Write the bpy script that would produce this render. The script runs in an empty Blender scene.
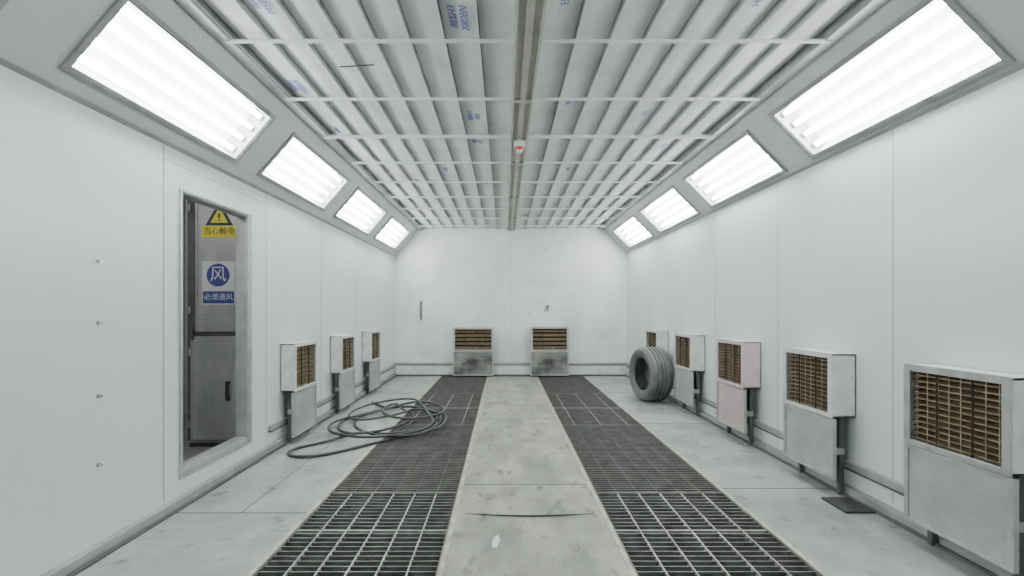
import bpy, bmesh, math, random
from mathutils import Vector, Matrix
random.seed(7)
scn = bpy.context.scene

# ---------------------------------------------------------------- dimensions
XL, XR = -1.914, 2.16
YF, YB = -0.6, 7.9
ZC = 2.59
PL = ((-1.914, 2.10), (-1.49, 2.59))
PR = ((2.16, 2.17), (1.74, 2.59))
CAMZ = 1.15

# ---------------------------------------------------------------- materials
def mat(name, c1, c2=None, scale=4, rough=0.5, metal=0.0, detail=6, lo=0.35, hi=0.65,
        bump=0.0, bscale=60, c3=None, s3=1.2, lo3=.55, hi3=.75, stretch=(1, 1, 1), c4=None, s4=9, lo4=.62, hi4=.72, st4=None):
    m = bpy.data.materials.new(name); m.use_nodes = True
    nt = m.node_tree; N = nt.nodes; L = nt.links
    b = N['Principled BSDF']
    b.inputs['Roughness'].default_value = rough
    b.inputs['Metallic'].default_value = metal
    tc = N.new('ShaderNodeTexCoord')
    def mapping(st):
        mp = N.new('ShaderNodeMapping'); mp.inputs['Scale'].default_value = st
        L.new(tc.outputs['Object'], mp.inputs['Vector']); return mp
    mp0 = mapping(stretch)
    def noise(s, d=detail, mp=mp0):
        n = N.new('ShaderNodeTexNoise'); n.inputs['Scale'].default_value = s
        n.inputs['Detail'].default_value = d; n.inputs['Roughness'].default_value = .6
        L.new(mp.outputs['Vector'], n.inputs['Vector']); return n
    if c2 is None: c2 = tuple(x * .93 for x in c1)
    n = noise(scale)
    r = N.new('ShaderNodeValToRGB')
    r.color_ramp.elements[0].position = lo; r.color_ramp.elements[1].position = hi
    r.color_ramp.elements[0].color = (*c2, 1); r.color_ramp.elements[1].color = (*c1, 1)
    L.new(n.outputs['Fac'], r.inputs['Fac'])
    out = r.outputs['Color']
    def layer(out, col, s, lo_, hi_, mp):
        n3 = noise(s, 8, mp)
        r3 = N.new('ShaderNodeValToRGB')
        r3.color_ramp.elements[0].position = lo_; r3.color_ramp.elements[1].position = hi_
        r3.color_ramp.elements[0].color = (0, 0, 0, 1); r3.color_ramp.elements[1].color = (1, 1, 1, 1)
        L.new(n3.outputs['Fac'], r3.inputs['Fac'])
        mx = N.new('ShaderNodeMix'); mx.data_type = 'RGBA'
        L.new(r3.outputs['Color'], mx.inputs[0]); L.new(out, mx.inputs[6])
        mx.inputs[7].default_value = (*col, 1)
        return mx.outputs[2]
    if c3 is not None: out = layer(out, c3, s3, lo3, hi3, mp0)
    if c4 is not None: out = layer(out, c4, s4, lo4, hi4, mapping(st4) if st4 else mp0)
    L.new(out, b.inputs['Base Color'])
    if bump > 0:
        nb = noise(bscale, 4); bp = N.new('ShaderNodeBump')
        bp.inputs['Strength'].default_value = bump; bp.inputs['Distance'].default_value = .01
        L.new(nb.outputs['Fac'], bp.inputs['Height']); L.new(bp.outputs['Normal'], b.inputs['Normal'])
    return m

def emis(name, col, s):
    m = bpy.data.materials.new(name); m.use_nodes = True
    nt = m.node_tree; nt.nodes.clear()
    o = nt.nodes.new('ShaderNodeOutputMaterial'); e = nt.nodes.new('ShaderNodeEmission')
    e.inputs['Color'].default_value = (*col, 1); e.inputs['Strength'].default_value = s
    nt.links.new(e.outputs[0], o.inputs[0]); return m

M_WALL = mat('painted_steel_white', (.69, .735, .73), (.65, .695, .69), 1.2, .28, bump=.03, bscale=2.5)
M_WALLB = mat('painted_steel_back', (.73, .76, .75), (.63, .66, .65), 1.6, .42, c3=(.52, .54, .53), s3=2.2, lo3=.53, hi3=.8,
              c4=(.42, .43, .42), s4=7, lo4=.64, hi4=.74, st4=(1.5, 1, .5))
M_SEAM = mat('panel_seam', (.36, .37, .37))
M_SLOPE = mat('lamp_panel_paint', (.58, .60, .595), (.53, .55, .545), 3, .42)
M_TRIM = mat('galvanised_trim', (.40, .41, .40), (.30, .31, .30), 8, .4, .4)
M_TRIMD = mat('dark_trim', (.10, .105, .10), (.07, .07, .07), 8, .6)
M_FLOOR = mat('concrete_painted', (.34, .35, .325), (.235, .246, .228), 3.0, .45, c3=(.155, .163, .15), s3=1.8,
              lo3=.48, hi3=.72, bump=.10, bscale=45, c4=(.085, .088, .08), s4=7, lo4=.59, hi4=.72)
M_FLOORC = mat('steel_plate_dusty', (.33, .33, .29), (.215, .217, .193), 3.4, .42, c3=(.13, .133, .118), s3=2.4,
               lo3=.45, hi3=.70, bump=.10, bscale=60, stretch=(1.5, .7, 1), c4=(.065, .065, .058), s4=7, lo4=.57, hi4=.70)
M_JOINT = mat('joint_dark', (.06, .06, .055))
M_EDGE = mat('edge_angle_worn', (.46, .45, .37), (.24, .235, .20), 14, .5)
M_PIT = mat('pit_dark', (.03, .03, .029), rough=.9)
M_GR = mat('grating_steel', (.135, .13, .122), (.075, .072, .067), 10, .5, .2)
M_GRL = mat('grating_steel_worn', (.43, .43, .40), (.22, .22, .205), 12, .45, .2)
M_GRM = mat('grating_steel_mid', (.17, .17, .16), (.09, .09, .085), 12, .5, .2)
M_FILT = mat('ceiling_filter_cotton', (.70, .71, .715), (.57, .58, .585), 3.5, .9, bump=.15, bscale=90)
M_FILTD = mat('ceiling_gap', (.12, .12, .12), rough=.9)
M_ROD = mat('ceiling_rod', (.70, .70, .68), rough=.4)
M_BEAM = mat('beam_paint', (.46, .455, .41), (.36, .355, .31), 6, .5)
M_BLUE = mat('blue_print', (.12, .14, .44), (.22, .24, .50), 40)
M_WHITE = mat('unit_white', (.66, .67, .66), (.54, .55, .54), 9, .45, c3=(.38, .38, .36), s3=5, lo3=.56, hi3=.75)
M_PANEL = mat('unit_panel_dusty', (.45, .455, .45), (.34, .345, .34), 5, .45, .15, c3=(.48, .42, .41), s3=3, c4=(.2, .2, .19), s4=6, lo4=.6, hi4=.78)
M_RIM = mat('unit_rim_steel', (.52, .53, .52), (.38, .38, .37), 12, .35, .5)
M_PINK = mat('unit_pink_overspray', (.52, .43, .43), (.44, .35, .36), 5, .5, c3=(.46, .45, .44), s3=4)
M_PINKW = mat('unit_pink_rim', (.62, .53, .53), (.53, .42, .43), 8, .5, c3=(.6, .6, .59), s3=5)
M_BROWN = mat('filter_media_khaki', (.20, .145, .08), (.085, .058, .035), 14, .85, c3=(.26, .13, .06), s3=8)
M_WIRE = mat('filter_wire', (.44, .36, .25), (.24, .17, .10), 20, .6)
M_DBROWN = mat('filter_media_dark', (.04, .028, .018), (.02, .015, .01), 26, .9)
M_DIRTY = mat('dirty_grey_panel', (.27, .265, .25), (.045, .043, .04), 3.2, .6, stretch=(1, 1, 1.6))
M_HOSE = mat('hose_rubber', (.05, .053, .053), (.025, .025, .025), 10, .45)
M_TYRE = mat('tyre_rubber', (.15, .155, .155), (.09, .094, .094), 8, .45)
M_CAB = mat('cabinet_steel', (.46, .47, .46), (.31, .32, .31), 4, .36, .4, stretch=(1, 1, .3))
M_VEST = mat('annex_wall', (.42, .43, .42))
M_VFL = mat('annex_floor', (.25, .25, .24))
M_YEL = mat('sign_yellow', (.75, .68, .03), (.70, .62, .03))
M_BLK = mat('sign_black', (.02, .02, .02))
M_SBL = mat('sign_blue', (.045, .065, .26), (.04, .055, .23))
M_SWH = mat('sign_white', (.62, .63, .66))
M_RED = mat('red_plastic', (.55, .04, .03))
M_CHROME = mat('bolt_chrome', (.6, .6, .6), rough=.25, metal=.9)
M_REFL = mat('lamp_reflector', (.56, .57, .565), rough=.5)
M_TUBE = emis('fluorescent_tube', (.95, 1.0, .985), 43)
M_MAT = mat('rubber_black', (.03, .03, .03), rough=.7)

# ---------------------------------------------------------------- mesh builder
class MB:
    def __init__(s): s.v = []; s.f = []; s.m = []; s.mats = []
    def mi(s, m):
        if m not in s.mats: s.mats.append(m)
        return s.mats.index(m)
    def hexa(s, pts, m):
        b = len(s.v); s.v += [tuple(p) for p in pts]; k = s.mi(m)
        for q in ((0, 3, 2, 1), (4, 5, 6, 7), (0, 1, 5, 4), (1, 2, 6, 5), (2, 3, 7, 6), (3, 0, 4, 7)):
            s.f.append([b + i for i in q]); s.m.append(k)
    def box(s, x0, x1, y0, y1, z0, z1, m, fn=None):
        p = [(x0, y0, z0), (x1, y0, z0), (x1, y1, z0), (x0, y1, z0), (x0, y0, z1), (x1, y0, z1), (x1, y1, z1), (x0, y1, z1)]
        if fn: p = [fn(*q) for q in p]
        s.hexa(p, m)
    def cyl(s, a, b, r, m, n=10, r2=None):
        a = Vector(a); b = Vector(b); d = (b - a).normalized()
        u = d.orthogonal().normalized(); w = d.cross(u); r2 = r if r2 is None else r2
        k = s.mi(m); o = len(s.v)
        for c, rr in ((a, r), (b, r2)):
            for i in range(n):
                t = 2 * math.pi * i / n
                s.v.append(tuple(c + (u * math.cos(t) + w * math.sin(t)) * rr))
        for i in range(n):
            j = (i + 1) % n
            s.f.append([o + i, o + j, o + n + j, o + n + i]); s.m.append(k)
        s.f.append([o + i for i in range(n)][::-1]); s.m.append(k)
        s.f.append([o + n + i for i in range(n)]); s.m.append(k)
    def build(s, name, bevel=0, parent=None, loc=None, rotz=0, smooth=False):
        me = bpy.data.meshes.new(name); me.from_pydata(s.v, [], s.f)
        for m in s.mats: me.materials.append(m)
        for p, k in zip(me.polygons, s.m): p.material_index = k
        bm = bmesh.new(); bm.from_mesh(me); bmesh.ops.recalc_face_normals(bm, faces=bm.faces); bm.to_mesh(me); bm.free()
        if smooth:
            for p in me.polygons: p.use_smooth = True
        ob = bpy.data.objects.new(name, me); scn.collection.objects.link(ob)
        if bevel:
            md = ob.modifiers.new('bevel', 'BEVEL'); md.width = bevel; md.segments = 2; md.limit_method = 'ANGLE'
        if loc: ob.location = loc
        ob.rotation_euler[2] = rotz
        if parent: ob.parent = parent
        return ob

def text(name, body, size, loc, rot, m, parent=None, extrude=.0008):
    cu = bpy.data.curves.new(name, 'FONT'); cu.body = body; cu.size = size
    cu.align_x = 'CENTER'; cu.align_y = 'CENTER'; cu.extrude = extrude; cu.resolution_u = 3
    o = bpy.data.objects.new(name, cu); scn.collection.objects.link(o)
    if isinstance(rot, Matrix): o.matrix_world = Matrix.Translation(loc) @ rot.to_4x4()
    else: o.location = loc; o.rotation_euler = rot
    bpy.context.view_layer.update()
    dg = bpy.context.evaluated_depsgraph_get()
    me = bpy.data.meshes.new_from_object(o.evaluated_get(dg))
    mw = o.matrix_world.copy()
    bpy.data.objects.remove(o)
    me.materials.clear(); me.materials.append(m)
    ob = bpy.data.objects.new(name, me); scn.collection.objects.link(ob); ob.matrix_world = mw
    if parent: ob.parent = parent
    return ob

# ---------------------------------------------------------------- floor + gratings
GL = (-1.09, -.29); GR = (.575, 1.38)
mb = MB()
T = -.12
mb.box(XL - .05, GL[0], YF, YB, T, 0, M_FLOOR)
mb.box(GL[1], GR[0], YF, YB, T, 0, M_FLOORC)
mb.box(GR[1], XR + .05, YF, YB, T, 0, M_FLOOR)
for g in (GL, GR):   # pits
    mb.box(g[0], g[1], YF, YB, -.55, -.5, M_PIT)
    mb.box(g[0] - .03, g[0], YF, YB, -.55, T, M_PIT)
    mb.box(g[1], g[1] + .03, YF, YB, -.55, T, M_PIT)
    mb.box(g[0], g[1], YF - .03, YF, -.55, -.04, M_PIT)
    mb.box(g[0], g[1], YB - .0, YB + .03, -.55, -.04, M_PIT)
for x in (GL[0] - .012, GL[1] + .012, GR[0] - .012, GR[1] + .012):
    mb.box(x - .012, x + .012, YF, YB, -.03, .003, M_EDGE)
for y in (1.2, 2.97, 4.75, 6.3):
    mb.box(GL[1] + .03, GR[0] - .03, y - .004, y + .004, -.01, .0012, M_JOINT)
for y in (.9, 2.55, 4.2, 5.9):
    mb.box(XL + .06, GL[0] - .025, y - .003, y + .003, -.01, .0012, M_JOINT)
    mb.box(GR[1] + .025, XR - .06, y + .35 - .003, y + .35 + .003, -.01, .0012, M_JOINT)
mb.box(XL + .42, XL + .425, 2.55, 7.8, -.01, .0012, M_JOINT)
mb.build('floor')

lip = MB(); n = 16
for i in range(n):
    a0 = i / n; a1 = (i + 1) / n
    x0 = -.22 + .72 * a0; x1 = -.22 + .72 * a1
    h0 = .003 + .009 * math.sin(math.pi * a0); h1 = .003 + .009 * math.sin(math.pi * a1)
    y0 = 2.54 - .04 * math.sin(math.pi * a0); y1 = 2.54 - .04 * math.sin(math.pi * a1)
    lip.hexa([(x0, y0, h0 - .003), (x1, y1, h1 - .003), (x1, 2.95, 0), (x0, 2.95, 0), (x0, y0, h0), (x1, y1, h1), (x1, 2.95, .003), (x0, 2.95, .003)], M_FLOORC)
    lip.hexa([(x0, y0 + .004, 0), (x1, y1 + .004, 0), (x1, y1 + .02, 0), (x0, y0 + .02, 0), (x0, y0 + .004, h0 - .003), (x1, y1 + .004, h1 - .003), (x1, y1 + .02, h1 - .003), (x0, y0 + .02, h0 - .003)], M_JOINT)
lip.build('floor_cover_plate')

def grating(g):
    m = MB(); x0, x1 = g[0] + .003, g[1] - .003
    secs = [(YF, .95, 0), (.95, 2.83, 1), (2.83, 4.5, 0), (4.5, 6.2, 2), (6.2, YB, 0)]
    for a, b, k in secs:
        a += .002; b -= .002
        for yy in (a, b - .006): m.box(x0, x1, yy, yy + .006, -.035, 0, M_GRM)
        for xx in (x0, x1 - .006): m.box(xx, xx + .006, a, b, -.035, 0, M_GRM)
        y = a + .02
        p = .042 if k == 1 else .034
        while y < b - .01:
            w = .006 if k == 1 else .008
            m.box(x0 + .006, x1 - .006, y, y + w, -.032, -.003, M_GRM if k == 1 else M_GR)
            y += p
        nl = 6
        for i in range(1, nl):
            xx = x0 + (x1 - x0) * i / nl
            if k == 1: m.box(xx - .003, xx + .003, a, b, -.02, .0, M_GRL)
            elif k == 2:
                if i % 2 == 1: m.box(xx - .002, xx + .002, a, b, -.02, 0, M_GRL)
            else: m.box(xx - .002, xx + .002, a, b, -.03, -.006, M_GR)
        if k == 1:
            for yy in (1.4, 1.87, 2.35): m.box(x0, x1, yy - .003, yy + .003, -.02, .0, M_GRL)
        if k == 2:
            for yy in (5.3,): m.box(x0, x1, yy - .003, yy + .003, -.02, .0, M_GRL)
    return m.build('floor_grating')
grating(GL); grating(GR)

# ---------------------------------------------------------------- walls
DY0, DY1, DZ0, DZ1 = 2.665, 3.345, .20, 1.85
mb = MB(); t = .06
mb.box(XL - t, XL, YF, DY0, 0, PL[0][1], M_WALL)
mb.box(XL - t, XL, DY1, YB, 0, PL[0][1], M_WALL)
mb.box(XL - t, XL, DY0, DY1, 0, DZ0, M_WALL)
mb.box(XL - t, XL, DY0, DY1, DZ1, PL[0][1], M_WALL)
for y in (2.53, 3.62, 4.7, 5.8, 6.9):
    mb.box(XL, XL + .0015, y - (.004 if y == 2.53 else .0018), y + (.004 if y == 2.53 else .0018), .08, PL[0][1] - .02, M_SEAM)
mb.box(XL, XL + .0015, 2.53, 3.62, 2.0, 2.003, M_SEAM)
mb.build('wall_left')
mb = MB()
mb.box(XR, XR + t, YF, YB, 0, PR[0][1], M_WALL)
for y in (1.38, 2.50, 3.55, 4.6, 5.65, 6.7):
    mb.box(XR - .0015, XR, y - .0025, y + .0025, .08, PR[0][1] - .02, M_SEAM)
mb.build('wall_right')
mb = MB(); mb.box(XL - .4, XR + .4, YB, YB + t, -.05, ZC + .15, M_WALLB)
for x in (-.93, .12, 1.15):
    mb.box(x - .003, x + .003, YB - .001, YB, .2, ZC - .04, M_SEAM if x == .12 else M_WALL)
mb.build('wall_back')
mb = MB(); mb.box(XL - .4, XR + .4, YF - t, YF, -.05, ZC + .15, M_WALL); mb.build('wall_front')

mb = MB(); mb.box(XL, XL + .04, YF, YB - .09, .012, .055, M_TRIM); mb.box(XL, XL + .06, YF, YB - .09, 0, .012, M_TRIMD)  # shadow under the rail modelled as a dark strip at the floor
mb.box(XL, XL + .03, 3.65, YB - .09, .17, .21, M_TRIM); mb.box(XL, XL + .026, 3.65, YB - .09, .155, .17, M_TRIMD)
mb.build('baseboard_left', .002)
mb = MB(); mb.box(XR - .04, XR, YF, YB - .09, .012, .055, M_TRIM); mb.box(XR - .06, XR, YF, YB - .09, 0, .012, M_TRIMD)  # same dark floor strip for the shadow below this rail
mb.box(XR - .03, XR, YF, YB - .09, .17, .21, M_TRIM); mb.box(XR - .026, XR, YF, YB - .09, .155, .17, M_TRIMD)
mb.build('baseboard_right', .002)
mb = MB(); mb.box(XL + .001, XR - .001, YB - .08, YB, .03, .2, M_WHITE); mb.box(XL + .001, XR - .001, YB - .09, YB, .2, .235, M_TRIM)
mb.box(XL + .001, XR - .001, YB - .082, YB, .185, .2, M_TRIMD)
mb.box(XL + .001, XR - .001, YB - .09, YB, .0, .03, M_TRIMD)
mb.build('baseboard_back', .002)

# ---------------------------------------------------------------- sloping lamp panels
def mapper(P, side):
    e = Vector((P[1][0] - P[0][0], P[1][1] - P[0][1])); L = e.length; e /= L
    nrm = Vector((-e.y, e.x)) if side == 'L' else Vector((e.y, -e.x))
    def f(u, v, w): return (P[0][0] + e.x * u + nrm.x * w, v, P[0][1] + e.y * u + nrm.y * w)
    return f, L
LAMPY = [(.4 + 1.5 * i, .4 + 1.5 * i + 1.18) for i in range(5)]
for side, P, u0, u1 in (('L', PL, .109, .489), ('R', PR, .056, .448)):
    f, L = mapper(P, side)
    m = MB()
    m.box(-.0, u0, YF, YB, 0, .03, M_SLOPE, f); m.box(u1, L, YF, YB, 0, .03, M_SLOPE, f)
    ys = [YF] + [q for l in LAMPY for q in l] + [YB]
    for i in range(0, len(ys), 2): m.box(u0, u1, ys[i], ys[i + 1], 0, .03, M_SLOPE, f)
    m.build('sloping_lamp_panel_left' if side == 'L' else 'sloping_lamp_panel_right')  # sloping panel of the booth shell that carries the lamps
    m = MB()
    m.box(-.015, .012, YF, YB - .001, -.012, .0, M_TRIM, f)
    m.box(L - .02, L + .0, YF, YB - .001, -.012, .0, M_TRIM, f)
    m.build('trim_1' if side == 'L' else 'trim_2', .002)
    for a, b in LAMPY:
        q = MB()
        w0, w1 = -.014, 0.0
        fr = .024
        for (ua, ub, va, vb) in ((u0 - fr, u0, a - fr, b + fr), (u1, u1 + fr, a - fr, b + fr), (u0, u1, a - fr, a), (u0, u1, b, b + fr)):
            q.box(ua, ub, va, vb, w0, w1, M_TRIM, f)
        g = .006
        for (ua, ub, va, vb) in ((u0, u0 + g, a, b), (u1 - g, u1, a, b), (u0, u1, a, a + g), (u0, u1, b - g, b)):
            q.box(ua, ub, va, vb, w0 + .004, w1, M_TRIMD, f)
        q.box(u0, u1, a, b, .10, .11, M_REFL, f)
        q.box(u0, u0 + .004, a, b, 0, .10, M_REFL, f); q.box(u1 - .004, u1, a, b, 0, .10, M_REFL, f)
        q.box(u0, u1, a, a + .004, 0, .10, M_REFL, f); q.box(u0, u1, b - .004, b, 0, .10, M_REFL, f)
        for i in range(4):
            uu = u0 + (u1 - u0) * (i + .5) / 4
            q.cyl(f(uu, a + .025, .055), f(uu, b - .025, .055), .0165, M_TUBE, 8)
            for yy in ((a + .004, a + .025), (b - .025, b - .004)):
                q.box(uu - .018, uu + .018, yy[0], yy[1], .03, .10, M_WHITE, f)
        q.build('fluorescent_light_fixture')

# ---------------------------------------------------------------- ceiling
BX0, BX1 = .055, .195
m = MB()
cx0, cx1 = PL[1][0], PR[1][0]
m.box(cx0 - .1, cx1 + .1, YF, YB, ZC + .07, ZC + .11, M_FILTD)
PP = .178; HI, LO = .030, -.005
prints = []
def strips(xa, xb, s):
    nn = round((xb - xa) / PP); pp = (xb - xa) / nn; g = .007; NS = 8
    for i in range(nn):
        x = xa + i * pp
        prof = []
        for k in range(NS + 1):
            u = k / NS
            if s < 0: u = 1 - u
            z = HI + (LO - HI) * u - .008 * math.sin(math.pi * u)
            uu = k / NS
            prof.append((x + g / 2 + (pp - g) * uu, ZC + z))
        for k in range(NS):
            (xa_, za_), (xb_, zb_) = prof[k], prof[k + 1]
            m.hexa([(xa_, YF, za_), (xb_, YF, zb_), (xb_, YB, zb_), (xa_, YB, za_), (xa_, YF, za_ + .006), (xb_, YF, zb_ + .006), (xb_, YB, zb_ + .006), (xa_, YB, za_ + .006)], M_FILT)
        xr = x + pp - g / 2 if s > 0 else x + g / 2
        m.box(xr - .002, xr + .002, YF, YB, ZC + LO, ZC + HI + .01, M_FILT)
        m.cyl((x, YF, ZC - .010), (x, YB, ZC - .010), .003, M_ROD, 6)
        prints.append((x + pp / 2, s, math.atan2(HI - LO, pp)))
strips(cx0 + .06, BX0, 1); strips(BX1, cx1 - .06, -1)
m.build('ceiling')
m = MB()
m.box(cx0 - .01, cx0 + .06, YF, YB, ZC - .03, ZC + .04, M_TRIM)
m.box(cx1 - .06, cx1 + .01, YF, YB, ZC - .03, ZC + .04, M_TRIM)
m.build('trim_3', .003)
m = MB()
y = -.24
while y < YB:
    r = .011 if abs(y - 3.66) > .05 else .017
    m.cyl((cx0 + .03, y, ZC - .03), (BX0 + .005, y, ZC - .03), r, M_ROD, 8)
    m.cyl((BX1 - .005, y, ZC - .03), (cx1 - .03, y, ZC - .03), r, M_ROD, 8)
    y += .65
m.build('ceiling_support_rods')
m = MB()
m.box(BX0, BX1, YF, YB, ZC - .03, ZC + .05, M_BEAM)
m.box(BX0, BX0 + .012, YF, YB, ZC - .05, ZC - .03, M_BEAM); m.box(BX1 - .012, BX1, YF, YB, ZC - .05, ZC - .03, M_BEAM)
m.box(.105, .145, YF, YB, ZC - .045, ZC - .03, M_BEAM)
for y in (1.71, 3.01, 4.31, 5.61, 6.91): m.box(BX0 + .012, BX1 - .012, y - .015, y + .015, ZC - .05, ZC - .03, M_BEAM)
m.build('ceiling_center_beam', .002)
pr = bpy.data.objects.new('ceiling_filter_print', None); scn.collection.objects.link(pr)
nL = sum(1 for q in prints if q[1] > 0)
spec = [(nL - 2, 2.22, '88%H3\n2002EN', .058), (nL - 2, 3.35, '88%H3\n3002', .055), (nL - 2, 3.85, '88%\nH3', .055), (nL - 2, 5.1, '88%\nH3', .06),
        (nL - 8, 2.9, '600G\nM5EU5', .06), (nL - 8, 3.6, '600G', .06), (nL - 7, 2.1, '600G\nM5EU5', .058), (nL + 1, 1.98, '88%\nM5EU5', .065), (nL + 5, 2.05, 'H3002\n88%', .058),
        (nL, 2.05, 'EN779', .055), (nL + 1, 3.1, '88%\nH3', .055), (nL + 4, 3.3, 'H3', .06), (nL + 2, 4.6, '88%', .06), (nL - 4, 4.6, '600G', .06),
        (nL + 6, 3.95, '88%', .06), (nL - 6, 5.0, '600G', .06)]
for idx, ty, tt, s in spec:
    x, sg, a = prints[max(0, min(idx, len(prints) - 1))]
    R = Matrix.Rotation(sg * a, 3, 'Y') @ Matrix.Rotation(math.pi, 3, 'X') @ Matrix.Rotation(math.radians(90), 3, 'Z')
    text('print', tt, s, (x, ty, ZC + (HI + LO) / 2 - .0105), R, M_BLUE, pr)
m = MB(); m.cyl((-.95, 2.60, ZC - .035), (-.74, 2.56, ZC - .045), .004, M_BLK, 8); m.build('cable_tie')

m = MB()
m.cyl((.125, 3.66, ZC - .045), (.125, 3.66, ZC - .075), .02, M_TRIM, 12)
m.box(.08, .17, 3.62, 3.70, ZC - .12, ZC - .075, M_WHITE)
m.cyl((.125, 3.66, ZC - .12), (.125, 3.66, ZC - .14), .036, M_RED, 16, .03)
m.cyl((.125, 3.66, ZC - .14), (.125, 3.66, ZC - .165), .028, M_WHITE, 16, .015)
m.build('ceiling_alarm_lamp', .003)

# ---------------------------------------------------------------- filter units
def unit(loc, rotz, w=.47, d=.147, zt=.88, zm=.49, zb=.11, rim=M_WHITE, panel=M_PANEL, side=M_WHITE, rows=12, nw=9, legs=True):
    root = bpy.data.objects.new('exhaust_filter_unit', None); scn.collection.objects.link(root)
    root.location = loc; root.rotation_euler[2] = rotz
    h = w / 2; m = MB(); th = .012
    m.box(-h, -h + th, -d, 0, zm, zt, side); m.box(h - th, h, -d, 0, zm, zt, side)
    m.box(-h, h, -d, 0, zt - th, zt, side); m.box(-h, h, -d, 0, zm, zm + th, side)
    m.box(-h, h, -.01, 0, zm, zt, side)
    r = .03
    m.box(-h - .004, -h + r, -d - .008, -d + .002, zm - .004, zt + .004, rim)
    m.box(h - r, h + .004, -d - .008, -d + .002, zm - .004, zt + .004, rim)
    m.box(-h + r, h - r, -d - .008, -d + .002, zt - r, zt + .004, rim)
    m.box(-h + r, h - r, -d - .008, -d + .002, zm - .004, zm + r * .8, rim)
    m.build('casing', .002, root)
    m = MB()
    za, zb2 = zm + .024, zt - r; s = (zb2 - za) / rows
    m.box(-h + .013, h - .013, -d * .5, -d * .45, zm + .013, zt - .013, M_DBROWN)
    for i in range(rows):
        z = za + i * s; yf = -d + .022; yb = -d * .55
        m.hexa([(-h + .015, yf, z + .15 * s), (h - .015, yf, z + .15 * s), (h - .015, yb, z + .6 * s), (-h + .015, yb, z + .6 * s),
                (-h + .015, yf, z + .45 * s), (h - .015, yf, z + .45 * s), (h - .015, yb, z + .75 * s), (-h + .015, yb, z + .75 * s)], M_BROWN)
        m.box(-h + .02, h - .02, -d + .013, -d + .016, z + .25 * s, z + .25 * s + .003, M_WIRE)
    m.build('filter_louvres', 0, root)
    m = MB()
    for i in range(1, nw):
        x = -h + w * i / nw
        m.box(x - .0013, x + .0013, -d + .009, -d + .0125, za - .01, zb2 + .01, M_WIRE)
    for x in (-w * .17, w * .17): m.box(x - .003, x + .003, -d + .004, -d + .009, za - .01, zb2 + .01, M_DBROWN)
    m.build('retaining_wires', 0, root)
    m = MB(); dp = d - .01; zt2 = zm - .012; r = .014
    m.box(-h - .006, h + .006, -dp - .006, -dp, zb, zt2, panel)
    m.box(-h - .01, -h + r, -dp - .012, -dp + .01, zb - .003, zt2 + .003, M_RIM)
    m.box(h - r, h + .01, -dp - .012, -dp + .01, zb - .003, zt2 + .003, M_RIM)
    m.box(-h + r, h - r, -dp - .012, -dp + .01, zt2 - r, zt2 + .003, M_RIM)
    m.box(-h + r, h - r, -dp - .012, -dp + .01, zb - .003, zb + r, M_RIM)
    m.build('cover_panel', .0015, root)
    m = MB()
    for x in (-h + .05, h - .05):
        m.box(x - .015, x + .015, -dp + .01, -.045, .25, .29, M_TRIM)
        m.box(x - .012, x + .012, -.075, -.045, 0, zt2, M_TRIMD)
    m.box(-h + .04, h - .04, -.06, -.036, .23, zm, M_TRIMD)
    m.build('mounting_bracket', 0, root)
    return root

RN = [1.785, 2.76, 3.78, 4.83, 5.90]
for i, y in enumerate(RN):
    pk = i == 2
    unit((XR, y + .235, 0), -math.pi / 2, rim=M_PINKW if pk else M_RIM if i == 0 else M_WHITE,
         panel=M_PINK if pk else M_PANEL, side=M_PINKW if pk else M_WHITE)
for y in (3.85, 4.95, 6.06):
    unit((XL, y + .225, 0), math.pi / 2, w=.45, d=.12, zt=.86, zm=.45, zb=.06, rows=9)
unit((-.527, YB - .09, 0), 0, w=.68, d=.12, zt=.85, zm=.45, zb=.03, rim=M_RIM, panel=M_DIRTY, rows=5, nw=3)
unit((.781, YB - .09, 0), 0, w=.64, d=.12, zt=.86, zm=.45, zb=.03, rim=M_RIM, panel=M_DIRTY, rows=5, nw=3)

# ---------------------------------------------------------------- door in left wall
root = bpy.data.objects.new('door_1', None); scn.collection.objects.link(root)
m = MB(); fw = .05; fl = .018
a, b, c, d = DY0, DY1, DZ0, DZ1
for (y0, y1, z0, z1) in ((a - fl, a, c - fw, d + fl), (b, b + fw, c - fw, d + fl), (a, b, c - fw, c), (a, b, d, d + fl)):
    m.box(XL, XL + .014, y0, y1, z0, z1, M_RIM)
for (y0, y1, z0, z1) in ((a, a + .008, c, d), (b - .012, b, c, d), (a, b, c, c + .012), (a, b, d - .008, d)):
    m.box(XL - .075, XL + .006, y0, y1, z0, z1, M_TRIM)
m.build('door_frame', .002, root)

m = MB()
m.box(-3.7, XL - .06, 1.6, 5.0, -.06, 0, M_VFL)
m.build('floor_annex')
m = MB()
m.box(-3.76, -3.7, 1.6, 5.0, 0, 2.5, M_VEST); m.box(-3.76, XL - .06, 5.0, 5.06, 0, 2.5, M_VEST); m.box(-3.76, XL - .06, 1.54, 1.6, 0, 2.5, M_VEST)
m.box(-3.42, -3.22, 4.96, 5.0, 1.2, 1.95, M_TRIMD); m.box(-3.40, -3.24, 4.95, 4.965, 1.56, 1.93, M_WHITE); m.box(-3.40, -3.24, 4.95, 4.965, 1.22, 1.53, M_TRIM)
m.build('wall_annex')
m = MB(); m.box(-3.76, XL - .06, 1.54, 5.06, 2.5, 2.56, M_VEST); m.build('ceiling_annex')
m = MB(); m.box(-3.3, -2.3, 2.3, 2.36, 2.44, 2.5, M_WHITE); m.box(-3.28, -2.32, 2.31, 2.35, 2.43, 2.44, emis('annex_fill_emitter', (1, 1, .97), 115)); m.build('annex_fill_light')  # unseen fill light, added to brighten the cabinet

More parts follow.
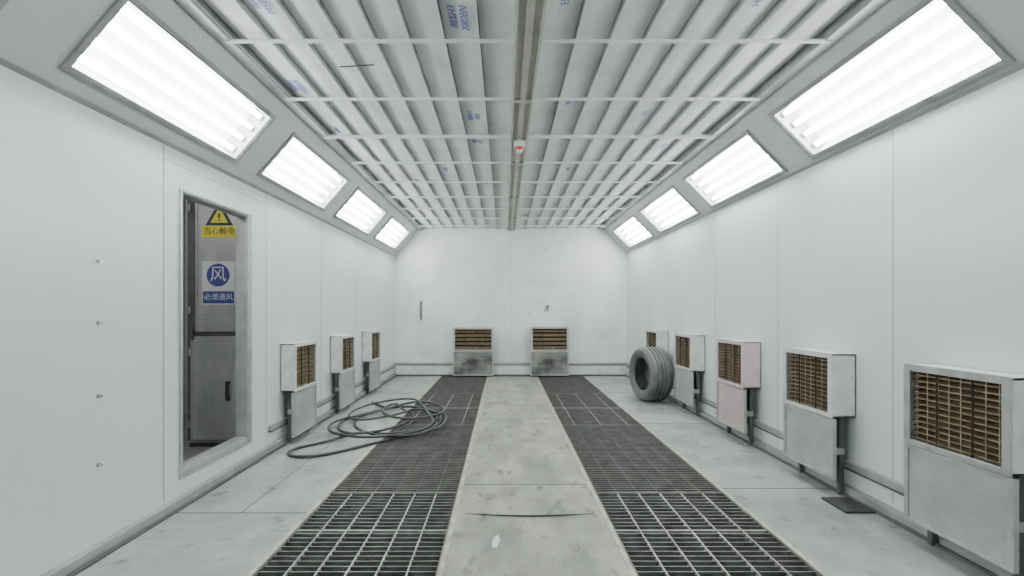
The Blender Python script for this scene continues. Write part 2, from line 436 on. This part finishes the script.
cab = bpy.data.objects.new('electrical_cabinet', None); scn.collection.objects.link(cab)
CY = 3.76
m = MB()
m.box(-2.66, -1.99, CY, 4.3, .04, 2.2, M_CAB)
m.box(-2.64, -2.01, CY + .02, 4.28, 0, .04, M_TRIMD)
m.box(-2.56, -2.02, CY - .018, CY - .003, .97, 2.18, M_CAB)
m.box(-2.60, -2.02, CY - .022, CY - .003, .07, .93, M_CAB)
for (x0, x1, z0, z1) in ((-2.56, -2.545, .97, 2.18), (-2.56, -2.08, 1.115, 1.12), (-2.60, -2.585, .07, .93), (-2.57, -2.08, .865, .87), (-2.19, -2.186, .10, .86)):
    m.box(x0, x1, CY - .026, CY - .003, z0, z1, M_RIM)
m.box(-2.645, -2.015, CY - .003, CY, .06, 2.19, M_TRIMD)
m.build('cabinet_body', .003, cab)
m = MB()
m.box(-2.30, -2.275, CY - .05, CY - .04, .40, .56, M_BLK)
m.box(-2.30, -2.275, CY - .045, CY - .02, .40, .42, M_BLK); m.box(-2.30, -2.275, CY - .045, CY - .02, .54, .56, M_BLK)
m.box(-2.60, -2.575, CY - .036, CY - .018, .90, .99, M_TRIMD)
for z in (.2, .8, 1.15, 2.0): m.cyl((-2.61, CY - .025, z - .03), (-2.61, CY - .025, z + .03), .008, M_TRIM)
m.build('handle_and_hinges', .002, cab)

SY = CY - .0185
def prism(m, pts, y0, y1, mt):
    k = m.mi(mt); o = len(m.v); n = len(pts)
    for yy in (y0, y1):
        for q in pts: m.v.append((q[0], yy, q[1]))
    m.f.append([o + i for i in range(n)]); m.m.append(k); m.f.append([o + n + i for i in range(n)][::-1]); m.m.append(k)
    for i in range(n):
        j = (i + 1) % n; m.f.append([o + i, o + j, o + n + j, o + n + i]); m.m.append(k)
ws = bpy.data.objects.new('warning_sign', None); scn.collection.objects.link(ws)
cx = -2.366
m = MB()
def tri(s, z): return [(cx - s, z - s * .58), (cx + s, z - s * .58), (cx, z + s * 1.15)]
m.box(-2.508, -2.225, SY - .002, SY, 1.755, 1.85, M_YEL)
prism(m, tri(.115, 1.92), SY - .002, SY, M_BLK); prism(m, tri(.074, 1.918), SY - .004, SY - .002, M_YEL)
m.box(cx - .007, cx + .007, SY - .006, SY - .004, 1.912, 1.955, M_BLK); m.box(cx - .007, cx + .007, SY - .006, SY - .004, 1.89, 1.902, M_BLK)
m.build('sign_plate', 0, ws)
R = (math.pi / 2, 0, 0)
text('sign_text', '当心触电', .066, (cx, SY - .003, 1.803), R, M_BLK, ws)
vs = bpy.data.objects.new('ventilation_sign', None); scn.collection.objects.link(vs)
m = MB()
m.box(-2.508, -2.235, SY - .002, SY, 1.195, 1.555, M_SWH)
prism(m, [(-2.375 + .095 * math.cos(t * math.pi / 20), 1.44 + .095 * math.sin(t * math.pi / 20)) for t in range(40)], SY - .004, SY - .002, M_SBL)
m.box(-2.50, -2.243, SY - .004, SY - .002, 1.205, 1.305, M_SBL)
m.build('sign_plate', 0, vs)
text('sign_symbol', '风', .14, (-2.375, SY - .005, 1.44), R, M_SWH, vs)
text('sign_text', '必须通风', .06, (-2.3715, SY - .005, 1.255), R, M_SWH, vs)

for z in (1.38, 1.09, .745, .42):
    m = MB(); y = 2.12
    m.cyl((XL, y, z), (XL + .005, y, z), .011, M_CHROME, 14); m.cyl((XL + .005, y, z), (XL + .018, y, z), .0065, M_CHROME, 10)
    m.build('wall_bolt')
m = MB()
m.box(-1.475, -1.44, YB - .02, YB, .96, 1.32, M_TRIM); m.cyl((-1.457, YB - .03, 1.0), (-1.457, YB - .03, 1.28), .012, M_TRIMD)
m.cyl((-1.457, YB - .03, 1.0), (-1.457, YB, 1.0), .01, M_TRIMD); m.cyl((-1.457, YB - .03, 1.28), (-1.457, YB, 1.28), .01, M_TRIMD)
m.build('wall_handle')
m = MB(); m.box(.74, .79, YB - .03, YB, 1.13, 1.24, M_TRIM); m.cyl((.765, YB - .03, 1.2), (.765, YB - .05, 1.2), .015, M_TRIMD)
m.build('wall_socket', .002)

# ---------------------------------------------------------------- tyre
def lathe(name, prof, n, m_, loc, normal):
    vs_, fs = [], []
    k = len(prof)
    for i in range(n):
        t = 2 * math.pi * i / n
        for (r, x) in prof: vs_.append((x, r * math.cos(t), r * math.sin(t)))
    for i in range(n):
        j = (i + 1) % n
        for q in range(k):
            w = (q + 1) % k
            fs.append([i * k + q, i * k + w, j * k + w, j * k + q])
    me = bpy.data.meshes.new(name); me.from_pydata(vs_, [], fs); me.materials.append(m_)
    bm = bmesh.new(); bm.from_mesh(me); bmesh.ops.recalc_face_normals(bm, faces=bm.faces); bm.to_mesh(me); bm.free()
    ob = bpy.data.objects.new(name, me); scn.collection.objects.link(ob); ob.location = loc
    ob.rotation_euler[2] = math.atan2(normal[1], normal[0])
    return ob
prof = [(.205, -.115), (.215, -.128), (.235, -.138), (.238, -.142), (.243, -.139), (.27, -.148), (.30, -.146), (.302, -.149), (.306, -.144), (.325, -.128), (.338, -.11)]
half = prof[:]
for g in (-.075, -.025, .025, .075): prof += [(.341, g - .009), (.329, g - .007), (.329, g + .007), (.341, g + .009)]
prof += [(r, -x) for r, x in half][::-1]
prof += [(.212, .105), (.30, .115), (.318, .09), (.320, 0), (.318, -.09), (.30, -.115), (.212, -.105)]
lathe('tire', prof, 72, M_TYRE, (1.862, 5.72, .341), (-.985, -.17))

# ---------------------------------------------------------------- hose
cps = []
def loop(cx, cy, rx, ry, a0, a1, z, rot=0, steps=14):
    for i in range(steps):
        t = math.radians(a0 + (a1 - a0) * i / steps)
        px, py = rx * math.cos(t), ry * math.sin(t)
        c, s = math.cos(rot), math.sin(rot)
        cps.append((cx + px * c - py * s + random.uniform(-.012, .012), cy + px * s + py * c + random.uniform(-.015, .015), z))
cps += [(-1.62, 5.55, .014), (-1.5, 5.35, .014), (-1.3, 5.2, .014)]
loop(-1.12, 4.72, .42, .60, 120, 480, .014, .1)
loop(-1.28, 4.55, .33, .50, 120, 470, .036, -.2)
loop(-1.0, 4.95, .34, .45, 110, 470, .058, .3)
loop(-1.18, 4.35, .50, .45, 110, 400, .05, .15)
loop(-1.30, 5.0, .3, .55, 40, 400, .06, -.3)
loop(-.98, 4.5, .40, .55, 40, -150, .04, 0)
cps += [(-1.38, 4.05, .03), (-1.55, 3.85, .014), (-1.72, 3.72, .014), (-1.74, 3.58, .014), (-1.62, 3.47, .014), (-1.42, 3.5, .014), (-1.22, 3.72, .014), (-.98, 3.98, .014), (-.75, 4.2, .014), (-.62, 4.45, .014), (-.66, 4.75, .014)]
cu = bpy.data.curves.new('coiled_air_hose', 'CURVE'); cu.dimensions = '3D'
sp = cu.splines.new('NURBS'); sp.points.add(len(cps) - 1)
for q, c in zip(sp.points, cps): q.co = (*c, 1)
sp.order_u = 4; sp.use_endpoint_u = True; sp.resolution_u = 5
cu.bevel_depth = .012; cu.bevel_resolution = 3; cu.use_fill_caps = True
o = bpy.data.objects.new('tmp', cu); scn.collection.objects.link(o); bpy.context.view_layer.update()
me = bpy.data.meshes.new_from_object(o.evaluated_get(bpy.context.evaluated_depsgraph_get()))
bpy.data.objects.remove(o); me.materials.clear(); me.materials.append(M_HOSE)
for pl in me.polygons: pl.use_smooth = True
ob = bpy.data.objects.new('coiled_air_hose', me); scn.collection.objects.link(ob)

m = MB(); m.box(1.93, 2.10, 2.54, 2.74, 0, .012, M_MAT); m.build('rubber_mat', .002)
m = MB()
prism_pts = [(-.055, 2.17), (-.035, 2.175), (-.02, 2.24), (-.026, 2.30), (-.05, 2.27), (-.06, 2.22)]
k = m.mi(M_SWH); o0 = len(m.v)
for zz in (.0, .003):
    for q in prism_pts: m.v.append((q[0], q[1], zz))
n = len(prism_pts)
m.f.append([o0 + i for i in range(n)]); m.m.append(k); m.f.append([o0 + n + i for i in range(n)]); m.m.append(k)
for i in range(n):
    j = (i + 1) % n; m.f.append([o0 + i, o0 + j, o0 + n + j, o0 + n + i]); m.m.append(k)
m.build('white_paint_spot')  # spot of white paint on the centre strip

# ---------------------------------------------------------------- world, camera
w = bpy.data.worlds.new('World'); scn.world = w; w.use_nodes = True
w.node_tree.nodes['Background'].inputs[0].default_value = (.5, .5, .5, 1)
w.node_tree.nodes['Background'].inputs[1].default_value = .3
cam = bpy.data.cameras.new('camera'); co = bpy.data.objects.new('camera', cam); scn.collection.objects.link(co)
co.location = (0, 0, CAMZ); co.rotation_euler = (math.pi / 2, 0, 0)
cam.sensor_width = 36; cam.lens = 450 / 1024 * 36
cam.shift_x = 8 / 1024; cam.shift_y = 22 / 1024; cam.clip_start = .02
scn.camera = co
